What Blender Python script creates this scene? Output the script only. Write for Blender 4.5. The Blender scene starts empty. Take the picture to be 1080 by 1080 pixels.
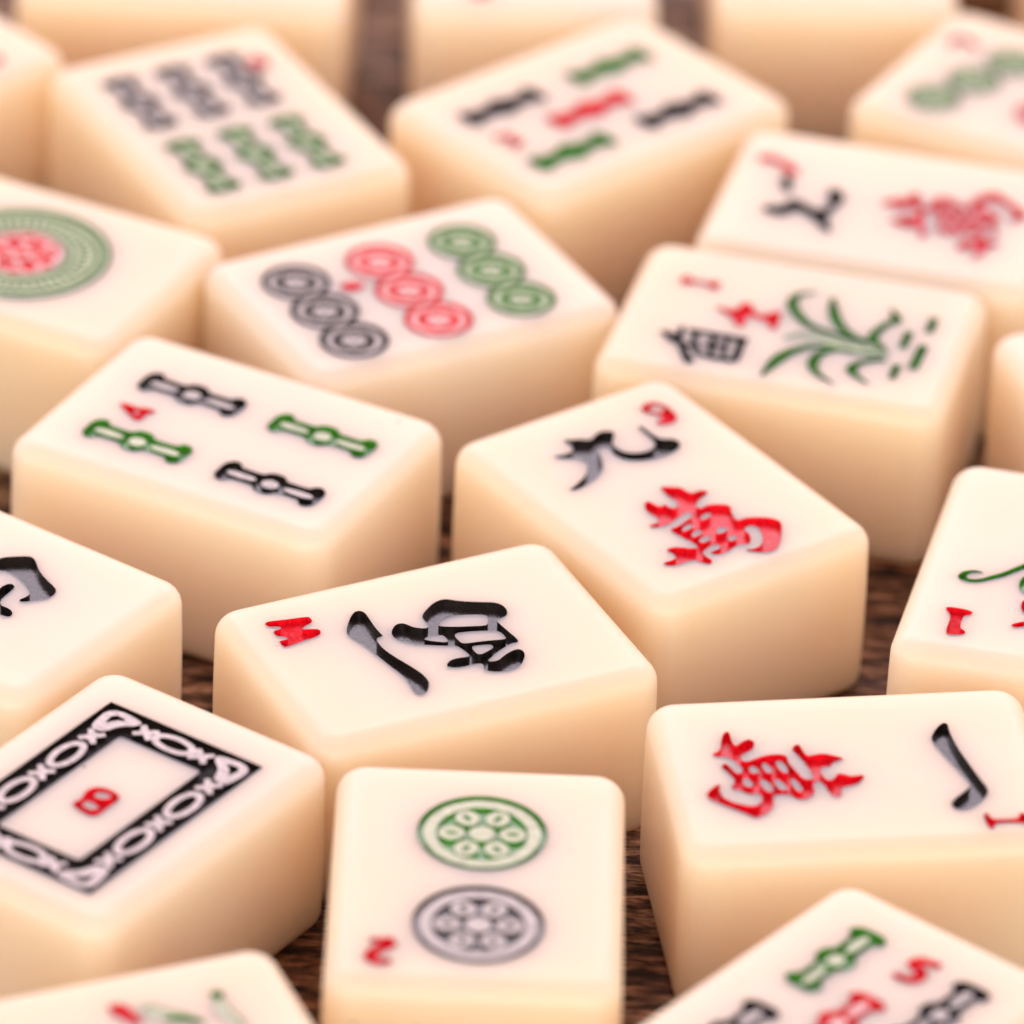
import bpy, bmesh, math, random
from mathutils import Vector, Matrix
from mathutils.geometry import delaunay_2d_cdt

MM = 0.001
random.seed(7)
S = bpy.context.scene

# ------------------------------------------------------------------ camera
PITCH, ROLL, CAMZ, FPX = 0.55878, 0.04070, 444.57417, 8221.02842
YO = 655.0                                   # world origin lies under the tile in focus
cam_data = bpy.data.cameras.new('camera')
cam = bpy.data.objects.new('camera', cam_data)
S.collection.objects.link(cam)
S.camera = cam
cam_data.sensor_width = 36.0
cam_data.lens = FPX / 1080 * 36
cam_data.clip_start, cam_data.clip_end = 0.05, 20
cam.matrix_world = Matrix.Translation((0, -YO * MM, CAMZ * MM)) @ Matrix.Rotation(math.pi / 2 - PITCH, 4, 'X') @ Matrix.Rotation(ROLL, 4, 'Z')
TH = 19.66025                                     # tile height, mm
cam_data.dof.use_dof = True
cam_data.dof.focus_distance = (math.cos(PITCH) * (YO + 1.0) + math.sin(PITCH) * (CAMZ - TH)) * MM
cam_data.dof.aperture_fstop = 15.0
cam_data.dof.aperture_blades = 0

# ------------------------------------------------------------------ world and lamps (a studio: soft boxes, no sky)
W = bpy.data.worlds.new('World')
S.world = W
W.use_nodes = True
_wt = W.node_tree
_bg = _wt.nodes['Background']
_bg.inputs[1].default_value = 1.0
_tc = _wt.nodes.new('ShaderNodeTexCoord'); _sx = _wt.nodes.new('ShaderNodeSeparateXYZ'); _cr = _wt.nodes.new('ShaderNodeValToRGB')
_wt.links.new(_tc.outputs['Generated'], _sx.inputs[0]); _wt.links.new(_sx.outputs['Z'], _cr.inputs[0]); _wt.links.new(_cr.outputs[0], _bg.inputs[0])
_cr.color_ramp.elements[0].position = 0.05; _cr.color_ramp.elements[0].color = (1.62, 1.26, 1.00, 1)     # pale warm studio walls
_cr.color_ramp.elements[1].position = 0.85; _cr.color_ramp.elements[1].color = (0.34, 0.21, 0.29, 1)     # dimmer ceiling

def softbox(name, loc, aim, sx, sy, power, col):
    d = bpy.data.lights.new(name, 'AREA')
    d.shape = 'RECTANGLE'; d.size = sx; d.size_y = sy; d.energy = power; d.color = col
    o = bpy.data.objects.new(name, d); S.collection.objects.link(o)
    o.location = loc
    o.rotation_euler = (Vector(aim) - Vector(loc)).to_track_quat('-Z', 'Y').to_euler()
    return o
softbox('softbox_behind', (0.0, 0.85, 0.62), (0, 0.05, 0), 1.1, 0.5, 3.5, (0.96, 0.87, 1.06))
softbox('softbox_overhead', (0.0, 0.15, 1.1), (0, 0, 0), 1.8, 1.3, 1.0, (1.0, 0.95, 0.88))
softbox('softbox_front', (-0.15, -1.2, 0.44), (0, 0, 0), 2.4, 0.8, 6.0, (1.0, 0.92, 0.80))

S.view_settings.view_transform = 'Standard'
S.view_settings.look = 'None'
S.view_settings.exposure = 0.38
S.view_settings.gamma = 1.0
S.view_settings.use_curve_mapping = False
S.render.engine = 'CYCLES'
S.cycles.use_denoising = True
S.cycles.max_bounces = 10
S.cycles.diffuse_bounces = 6
S.cycles.glossy_bounces = 4
S.cycles.sample_clamp_indirect = 8

# ------------------------------------------------------------------ materials
def new_mat(name):
    m = bpy.data.materials.new(name); m.use_nodes = True
    nt = m.node_tree
    return m, nt, nt.nodes['Principled BSDF']
def N(nt, t, **k):
    n = nt.nodes.new(t)
    for a, v in k.items(): setattr(n, a, v)
    return n

def tile_material():
    m, nt, b = new_mat('cream_resin')
    tc = N(nt, 'ShaderNodeTexCoord')
    oi = N(nt, 'ShaderNodeObjectInfo')
    n1 = N(nt, 'ShaderNodeTexNoise'); n1.inputs['Scale'].default_value = 70; n1.inputs['Detail'].default_value = 3
    ad = N(nt, 'ShaderNodeVectorMath', operation='ADD')
    nt.links.new(tc.outputs['Object'], ad.inputs[0]); nt.links.new(oi.outputs['Random'], ad.inputs[1])
    nt.links.new(ad.outputs[0], n1.inputs['Vector'])
    cr = N(nt, 'ShaderNodeValToRGB')
    cr.color_ramp.elements[0].position = 0.3; cr.color_ramp.elements[0].color = (*TILE_A, 1)
    cr.color_ramp.elements[1].position = 0.7; cr.color_ramp.elements[1].color = (*TILE_B, 1)
    nt.links.new(n1.outputs[0], cr.inputs[0])
    # a few tiny specks of dirt
    n2 = N(nt, 'ShaderNodeTexVoronoi'); n2.inputs['Scale'].default_value = 160
    nt.links.new(ad.outputs[0], n2.inputs['Vector'])
    n3 = N(nt, 'ShaderNodeTexNoise'); n3.inputs['Scale'].default_value = 90
    nt.links.new(ad.outputs[0], n3.inputs['Vector'])
    lt = N(nt, 'ShaderNodeMath', operation='LESS_THAN'); lt.inputs[1].default_value = 0.035
    gt = N(nt, 'ShaderNodeMath', operation='GREATER_THAN'); gt.inputs[1].default_value = 0.60
    mu = N(nt, 'ShaderNodeMath', operation='MULTIPLY')
    nt.links.new(n2.outputs['Distance'], lt.inputs[0]); nt.links.new(n3.outputs[0], gt.inputs[0])
    nt.links.new(lt.outputs[0], mu.inputs[0]); nt.links.new(gt.outputs[0], mu.inputs[1])
    mx = N(nt, 'ShaderNodeMix', data_type='RGBA')
    mx.inputs[7].default_value = (0.35, 0.24, 0.15, 1)
    nt.links.new(mu.outputs[0], mx.inputs[0]); nt.links.new(cr.outputs[0], mx.inputs[6])
    hv = N(nt, 'ShaderNodeHueSaturation')
    vr = N(nt, 'ShaderNodeMapRange'); vr.inputs[3].default_value = 0.90; vr.inputs[4].default_value = 1.10
    nt.links.new(oi.outputs['Random'], vr.inputs[0]); nt.links.new(vr.outputs[0], hv.inputs['Saturation'])
    nt.links.new(mx.outputs[2], hv.inputs['Color']); nt.links.new(hv.outputs[0], b.inputs['Base Color'])
    b.inputs['Subsurface Weight'].default_value = 1.0
    b.inputs['Subsurface Radius'].default_value = (1.0, 0.86, 0.66)
    b.inputs['Subsurface Scale'].default_value = 0.010
    b.inputs['IOR'].default_value = 1.6
    n4 = N(nt, 'ShaderNodeTexNoise'); n4.inputs['Scale'].default_value = 220; n4.inputs['Detail'].default_value = 5
    nt.links.new(ad.outputs[0], n4.inputs['Vector'])
    mr = N(nt, 'ShaderNodeMapRange'); mr.inputs[3].default_value = 0.33; mr.inputs[4].default_value = 0.41
    nt.links.new(n4.outputs[0], mr.inputs[0]); nt.links.new(mr.outputs[0], b.inputs['Roughness'])
    bp = N(nt, 'ShaderNodeBump'); bp.inputs['Strength'].default_value = 0.12; bp.inputs['Distance'].default_value = 0.0003
    nt.links.new(n1.outputs[0], bp.inputs['Height']); nt.links.new(bp.outputs[0], b.inputs['Normal'])
    return m

def paint_material(name, col, rough=0.2, bump=0.6, ior=1.6):
    m, nt, b = new_mat(name)
    tc = N(nt, 'ShaderNodeTexCoord')
    mp = N(nt, 'ShaderNodeMapping'); mp.inputs['Scale'].default_value = (1.0, 2.6, 1.0); mp.inputs['Rotation'].default_value = (0, 0, 0.6)
    nt.links.new(tc.outputs['Object'], mp.inputs[0])
    n = N(nt, 'ShaderNodeTexNoise'); n.inputs['Scale'].default_value = 900; n.inputs['Detail'].default_value = 4
    nt.links.new(mp.outputs[0], n.inputs['Vector'])
    n2 = N(nt, 'ShaderNodeTexNoise'); n2.inputs['Scale'].default_value = 2600; n2.inputs['Detail'].default_value = 2
    nt.links.new(tc.outputs['Object'], n2.inputs['Vector'])
    cr = N(nt, 'ShaderNodeValToRGB')
    cr.color_ramp.elements[0].position = 0.35; cr.color_ramp.elements[0].color = (*[c * 0.75 for c in col], 1)
    cr.color_ramp.elements[1].position = 0.7; cr.color_ramp.elements[1].color = (*[min(1, c * 1.2 + 0.006) for c in col], 1)
    nt.links.new(n.outputs[0], cr.inputs[0]); nt.links.new(cr.outputs[0], b.inputs['Base Color'])
    mr = N(nt, 'ShaderNodeMapRange'); mr.inputs[1].default_value = 0.3; mr.inputs[2].default_value = 0.7
    mr.inputs[3].default_value = rough * 0.7; mr.inputs[4].default_value = rough * 1.5
    nt.links.new(n2.outputs[0], mr.inputs[0]); nt.links.new(mr.outputs[0], b.inputs['Roughness'])
    bp = N(nt, 'ShaderNodeBump'); bp.inputs['Strength'].default_value = bump; bp.inputs['Distance'].default_value = 0.00005
    nt.links.new(n.outputs[0], bp.inputs['Height']); nt.links.new(bp.outputs[0], b.inputs['Normal'])
    b.inputs['IOR'].default_value = ior
    return m

TILE_A, TILE_B = (0.975, 0.785, 0.575), (0.985, 0.805, 0.605)
RESIN = tile_material()
PAINT = {
    'black': paint_material('black_paint', (0.012, 0.009, 0.008)),
    'red': paint_material('red_paint', (0.85, 0.003, 0.02), 0.28, 0.6, 1.42),
    'green': paint_material('green_paint', (0.055, 0.34, 0.018)),
    'black_wash': paint_material('thin_black_wash', (0.56, 0.54, 0.52), 0.35),
    'red_wash': paint_material('thin_red_wash', (0.92, 0.58, 0.56), 0.35),
    'green_wash': paint_material('thin_green_wash', (0.60, 0.70, 0.48), 0.35),
    'pale': paint_material('thin_grey_wash', (0.66, 0.61, 0.61), 0.35),
}

for _k in ('black', 'red', 'green'):             # duller paint in the small or shallow cuts
    _c = {'black': (0.012, 0.009, 0.008), 'red': (0.85, 0.004, 0.02), 'green': (0.05, 0.30, 0.018)}[_k]
    PAINT['dull_' + _k] = paint_material('dull_%s_paint' % _k, _c, 0.5, 0.6, 1.25)
    _w = {'black': (0.50, 0.475, 0.46), 'red': (0.90, 0.50, 0.48), 'green': (0.47, 0.60, 0.37)}[_k]
    PAINT['dull_' + _k + '_wash'] = paint_material('dull_%s_wash' % _k, _w, 0.4)

def wood_material():
    m, nt, b = new_mat('rustic_wood')
    tc = N(nt, 'ShaderNodeTexCoord')
    def mapped(sx, sy, sz=1.0):
        mp = N(nt, 'ShaderNodeMapping'); mp.inputs['Scale'].default_value = (sx, sy, sz)
        nt.links.new(tc.outputs['Object'], mp.inputs[0]); return mp
    warp = N(nt, 'ShaderNodeTexNoise'); warp.inputs['Scale'].default_value = 40; warp.inputs['Detail'].default_value = 2
    nt.links.new(tc.outputs['Object'], warp.inputs['Vector'])
    wm = N(nt, 'ShaderNodeVectorMath', operation='MULTIPLY'); wm.inputs[1].default_value = (0.0, 0.004, 0)
    nt.links.new(warp.outputs['Color'], wm.inputs[0])
    ad = N(nt, 'ShaderNodeVectorMath', operation='ADD')
    nt.links.new(tc.outputs['Object'], ad.inputs[0]); nt.links.new(wm.outputs[0], ad.inputs[1])
    def noise(sx, sy, scale, det, dist=0.0, rough=0.6):
        mp = N(nt, 'ShaderNodeMapping'); mp.inputs['Scale'].default_value = (sx, sy, 1)
        nt.links.new(ad.outputs[0], mp.inputs[0])
        n = N(nt, 'ShaderNodeTexNoise'); n.inputs['Scale'].default_value = scale
        n.inputs['Detail'].default_value = det; n.inputs['Distortion'].default_value = dist; n.inputs['Roughness'].default_value = rough
        nt.links.new(mp.outputs[0], n.inputs['Vector']); return n
    grain = noise(0.26, 1, 620, 8, 0.4, 0.65)
    fine = noise(0.22, 1, 2200, 4, 0.2, 0.6)
    tone = noise(0.3, 1, 60, 3)
    cr = N(nt, 'ShaderNodeValToRGB'); e = cr.color_ramp.elements
    e[0].position = 0.38; e[0].color = (0.020, 0.010, 0.006, 1)
    e[1].position = 0.66; e[1].color = (0.80, 0.60, 0.43, 1)
    k = e.new(0.46); k.color = (0.20, 0.115, 0.06, 1)
    k = e.new(0.56); k.color = (0.56, 0.36, 0.205, 1)
    nt.links.new(grain.outputs[0], cr.inputs[0])
    cr2 = N(nt, 'ShaderNodeValToRGB'); e = cr2.color_ramp.elements
    e[0].position = 0.35; e[0].color = (0.75, 0.55, 0.4, 1); e[1].position = 0.65; e[1].color = (1.0, 1.0, 1.0, 1)
    nt.links.new(tone.outputs[0], cr2.inputs[0])
    cr3 = N(nt, 'ShaderNodeValToRGB'); e = cr3.color_ramp.elements
    e[0].position = 0.36; e[0].color = (0.35, 0.3, 0.28, 1); e[1].position = 0.55; e[1].color = (1, 1, 1, 1)
    nt.links.new(fine.outputs[0], cr3.inputs[0])
    m1 = N(nt, 'ShaderNodeMix', data_type='RGBA', blend_type='MULTIPLY'); m1.inputs[0].default_value = 1
    m2 = N(nt, 'ShaderNodeMix', data_type='RGBA', blend_type='MULTIPLY'); m2.inputs[0].default_value = 1
    nt.links.new(cr.outputs[0], m1.inputs[6]); nt.links.new(cr2.outputs[0], m1.inputs[7])
    nt.links.new(m1.outputs[2], m2.inputs[6]); nt.links.new(cr3.outputs[0], m2.inputs[7])
    crack = noise(0.17, 1, 1100, 6, 0.8, 0.7)
    cr4 = N(nt, 'ShaderNodeValToRGB'); e = cr4.color_ramp.elements
    e[0].position = 0.39; e[0].color = (0.16, 0.13, 0.11, 1); e[1].position = 0.47; e[1].color = (1, 1, 1, 1)
    nt.links.new(crack.outputs[0], cr4.inputs[0])
    m3 = N(nt, 'ShaderNodeMix', data_type='RGBA', blend_type='MULTIPLY'); m3.inputs[0].default_value = 1
    nt.links.new(m2.outputs[2], m3.inputs[6]); nt.links.new(cr4.outputs[0], m3.inputs[7])
    nt.links.new(m3.outputs[2], b.inputs['Base Color'])
    b.inputs['Roughness'].default_value = 0.55
    ma = N(nt, 'ShaderNodeMath', operation='MULTIPLY_ADD'); ma.inputs[1].default_value = 0.4
    nt.links.new(cr4.outputs[0], ma.inputs[0]); nt.links.new(grain.outputs[0], ma.inputs[2])
    bp = N(nt, 'ShaderNodeBump'); bp.inputs['Strength'].default_value = 0.9; bp.inputs['Distance'].default_value = 0.0009
    nt.links.new(ma.outputs[0], bp.inputs['Height']); nt.links.new(bp.outputs[0], b.inputs['Normal'])
    return m
WOOD = wood_material()

# ------------------------------------------------------------------ table
def build_table():
    bm = bmesh.new()
    y = -0.55 + 0.0
    seam = [-0.62, -0.49, -0.345, -0.21, -0.02286, 0.052, 0.17, 0.30, 0.44, 0.58, 0.75]
    for a, c in zip(seam[:-1], seam[1:]):
        g = 0.00035
        r = bmesh.ops.create_cube(bm, size=1)
        x0 = random.uniform(-0.006, 0.006)
        bmesh.ops.scale(bm, vec=(1.5, c - a - 2 * g, 0.02), verts=r['verts'])
        bmesh.ops.translate(bm, vec=(x0, (a + c) / 2, -0.01), verts=r['verts'])
        es = {e for v in r['verts'] for e in v.link_edges}
        bmesh.ops.bevel(bm, geom=list(es), offset=0.0005, segments=2, affect='EDGES')
    me = bpy.data.meshes.new('wooden_tabletop'); bm.to_mesh(me); bm.free()
    me.materials.append(WOOD)
    o = bpy.data.objects.new('wooden_tabletop', me); S.collection.objects.link(o)
    o['kind'] = 'structure'
    o['label'] = 'dark brown rustic wooden boards under the scattered tiles'
    return o
build_table()

# ------------------------------------------------------------------ shapes for the engraved faces (mm, in the tile's own frame)
TW, TL = 28.17439, 38.0
RB, RC = 2.25, 3.0        # edge rounding, corner rounding seen from above

def chaikin(p, n=2):
    for _ in range(n):
        q = []
        for i in range(len(p)):
            a, b = p[i], p[(i + 1) % len(p)]
            q.append((a[0] * .75 + b[0] * .25, a[1] * .75 + b[1] * .25))
            q.append((a[0] * .25 + b[0] * .75, a[1] * .25 + b[1] * .75))
        p = q
    return p
def catmull(pts, n=6):
    out = []
    P = [pts[0]] + list(pts) + [pts[-1]]
    for i in range(len(P) - 3):
        for k in range(n):
            t = k / n
            out.append(tuple(0.5 * (2 * P[i+1][d] + (P[i+2][d] - P[i][d]) * t + (2*P[i][d] - 5*P[i+1][d] + 4*P[i+2][d] - P[i+3][d]) * t*t
                             + (3*P[i+1][d] - P[i][d] - 3*P[i+2][d] + P[i+3][d]) * t**3) for d in range(len(pts[0]))))
    out.append(tuple(pts[-1])); return out
def ribbon(pts, ws):
    c = catmull([(x, y, w) for (x, y), w in zip(pts, ws)])
    L, R = [], []
    for i, (x, y, w) in enumerate(c):
        a, b = c[max(0, i - 1)], c[min(len(c) - 1, i + 1)]
        dx, dy = b[0] - a[0], b[1] - a[1]; l = math.hypot(dx, dy) or 1
        w = max(w, .06) / 2
        L.append((x - dy / l * w, y + dx / l * w)); R.append((x + dy / l * w, y - dx / l * w))
    return chaikin(L + R[::-1], 1)
def oval(cx, cy, rx, ry, n=40, rot=0.0):
    c, s = math.cos(rot), math.sin(rot)
    return [(cx + rx * math.cos(t) * c - ry * math.sin(t) * s, cy + rx * math.cos(t) * s + ry * math.sin(t) * c) for t in (2 * math.pi * i / n for i in range(n))]
def xf(p, cx, cy, rot):
    c, s = math.cos(rot), math.sin(rot)
    return [(cx + x * c - y * s, cy + x * s + y * c) for x, y in p]

# a region is (polygon, depth mm, paint slot): later regions override earlier ones; depth 0 leaves the tile's own surface
def stick(cx, cy, rot, col, L=12.0, w=1.0, isl=1.0):
    h = L / 2
    prof = [(-h, .55), (-h * .99, 1.25), (-h * .90, 1.95), (-h * .80, 2.05), (-h * .73, 1.85), (-h * .68, 1.25), (-h * .5, 1.2), (-h * .22, 1.2),
            (-h * .18, 1.7), (-h * .08, 2.05), (h * .08, 2.05), (h * .18, 1.7), (h * .22, 1.2), (h * .5, 1.2), (h * .68, 1.25), (h * .73, 1.85), (h * .80, 2.05),
            (h * .90, 1.95), (h * .99, 1.25), (h, .55)]
    up = [(x, y * w) for x, y in prof]; dn = [(x, -y) for x, y in up[::-1]]
    reg = [(xf(chaikin(up + dn, 2), cx, cy, rot), .75, 0)]
    if isl:
        for s in (-1, 1):
            ip = [(s * h * .84, .5), (s * h * .84, -.5), (s * h * .28, -.45), (s * h * .28, .45)]
            reg.append((xf(chaikin([(x, y * w * isl) for x, y in ip], 2), cx, cy, rot), .10, 1))
        reg.append((xf(oval(0, 0, .95 * isl, .8 * w * isl, 20), cx, cy, rot), .10, 1))
    return ('bamboo_stick', col, reg)
def flower_circle(cx, cy, R, col, petals=6, ph=0.0, depth=.5, rim=.90):
    reg = [(oval(cx, cy, R, R, 72), depth, 0), (oval(cx, cy, R * rim, R * rim, 64), .12, 1), (oval(cx, cy, R * .71, R * .71, 56), depth, 0)]
    for k in range(petals):
        a = ph + 2 * math.pi * k / petals
        px, py = cx + R * .47 * math.cos(a), cy + R * .47 * math.sin(a)
        reg.append((oval(px, py, R * .205, R * .185, 24, a), .10, 1))
        reg.append((oval(cx + R * .47 * math.cos(a), cy + R * .47 * math.sin(a), R * .10, R * .05, 12, a), .3, 0))
    reg.append((oval(cx, cy, R * .2, R * .2, 28), .10, 1))
    return ('circle', col, reg)
def ring_circle(cx, cy, R, col):
    reg = [(oval(cx, cy, R, R, 48), .42, 0), (oval(cx, cy, R * .80, R * .80, 44), .10, 1), (oval(cx, cy, R * .62, R * .62, 32), .42, 0),
           (oval(cx, cy, R * .36, R * .36, 24), .10, 1)]
    for k in range(3):
        a = 0.5 + k * 2.0944
        reg.append((oval(cx + R * .16 * math.cos(a), cy + R * .16 * math.sin(a), R * .09, R * .05, 8, a), .35, 0))
    return ('circle', col, reg)
def great_circle(cx, cy):
    R = 9.7
    reg = [(oval(cx, cy, R, R, 96), .45, 0), (oval(cx, cy, R * .945, R * .945, 90), .10, 1), (oval(cx, cy, R * .89, R * .89, 90), .45, 0),
           (oval(cx, cy, R * .83, R * .83, 90), .10, 1)]
    for k in range(44):
        a = 2 * math.pi * k / 44
        reg.append((oval(cx + R * .70 * math.cos(a), cy + R * .70 * math.sin(a), R * .075, R * .028, 12, a), .5, 0))
    reg += [(oval(cx, cy, R * .58, R * .58, 80), .45, 0), (oval(cx, cy, R * .53, R * .54, 80), .10, 1), (oval(cx, cy, 4.75, 4.75, 60), 0, 0)]
    g = ('circle', 'dull_green', reg)
    r = 4.5
    reg = [(oval(cx, cy, r, r, 60), .12, 1)]
    for k in range(6):
        a = 2 * math.pi * k / 6 + .3
        reg.append((oval(cx + r * .55 * math.cos(a), cy + r * .55 * math.sin(a), r * .28, r * .20, 20, a), .5, 0))
        reg.append((oval(cx + r * .8 * math.cos(a + .52), cy + r * .8 * math.sin(a + .52), r * .10, r * .16, 14, a + .52), .5, 0))
    reg.append((oval(cx, cy, r * .16, r * .16, 16), .5, 0))
    return [g, ('flower', 'dull_red', reg)]
def chain_frame():
    x0, x1, y0, y1 = -9.3, 9.35, -14.4, 13.1
    i0, i1, j0, j1 = -4.85, 5.1, -10.6, 8.8
    reg = [([(x0, y0), (x1, y0), (x1, y1), (x0, y1)], .6, 0)]
    def link(cx, cy, rot, a=2.75, b=1.4):
        reg.append((oval(cx, cy, a, b, 28, rot), .07, 2)); reg.append((oval(cx, cy, a - .85, b - .7, 18, rot), .6, 0))
    def cross(cx, cy, rot):
        for q in ([(-1.0, -.9), (0, 0), (1.0, .9)], [(-1.0, .9), (0, 0), (1.0, -.9)]):
            reg.append((ribbon(xf(q, cx, cy, rot), [.62, .7, .62]), .07, 2))
        reg.append((oval(cx, cy, .8, .42, 14, rot), .07, 2))
    cy1, cy0, cx1, cx0 = 10.95, -12.5, 7.2, -7.1
    for cy in (cy1, cy0):
        link(.1, cy, 0, 2.6, 1.4); cross(-3.3, cy, 0); cross(3.45, cy, 0)
    for cx in (cx1, cx0):
        link(cx, 3.15, math.pi / 2); link(cx, -4.7, math.pi / 2)
        for y in (7.2, -.8, -8.7): cross(cx, y, math.pi / 2)
    for sx, cx in ((1, cx1), (-1, cx0)):
        for sy, cy in ((1, cy1), (-1, cy0)):
            t = [(1.7, 1.6), (-2.6, 1.35), (-2.4, .3), (-1.0, -.7), (-.5, -2.4), (.6, -2.7), (1.4, -2.2)]
            reg.append((chaikin([(cx + sx * x, cy + sy * y) for x, y in t], 2), .07, 2))
            t = [(.75, .75), (-1.2, .55), (-.1, -.15), (.45, -1.3)]
            reg.append((chaikin([(cx + sx * x, cy + sy * y) for x, y in t], 1), .6, 0))
    q = 1.2
    reg.append((chaikin([(i0, j0 + q), (i0, j0), (i0 + q, j0), (i1 - q, j0), (i1, j0), (i1, j0 + q), (i1, j1 - q), (i1, j1), (i1 - q, j1), (i0 + q, j1), (i0, j1), (i0, j1 - q)], 2), 0, 0))
    return ('frame', 'dull_black', reg)
def traced(name, col, items):
    reg = []
    for it in items:
        d, kind, pts = it[0], it[1], it[2]
        slot = 1 if len(it) > 4 else 0
        if kind == 'p':
            k = 1.13 if d == 0 else 1.0         # corner cutting shrinks the small islands: give that back
            mx, my = sum(p[0] for p in pts) / len(pts), sum(p[1] for p in pts) / len(pts)
            reg.append((chaikin([(mx + (p[0] - mx) * k, my + (p[1] - my) * k) for p in pts], 2), d, slot))
        else: reg.append((ribbon([tuple(p) for p in pts], it[3]), d, slot))
    return (name, col, reg)

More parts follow.
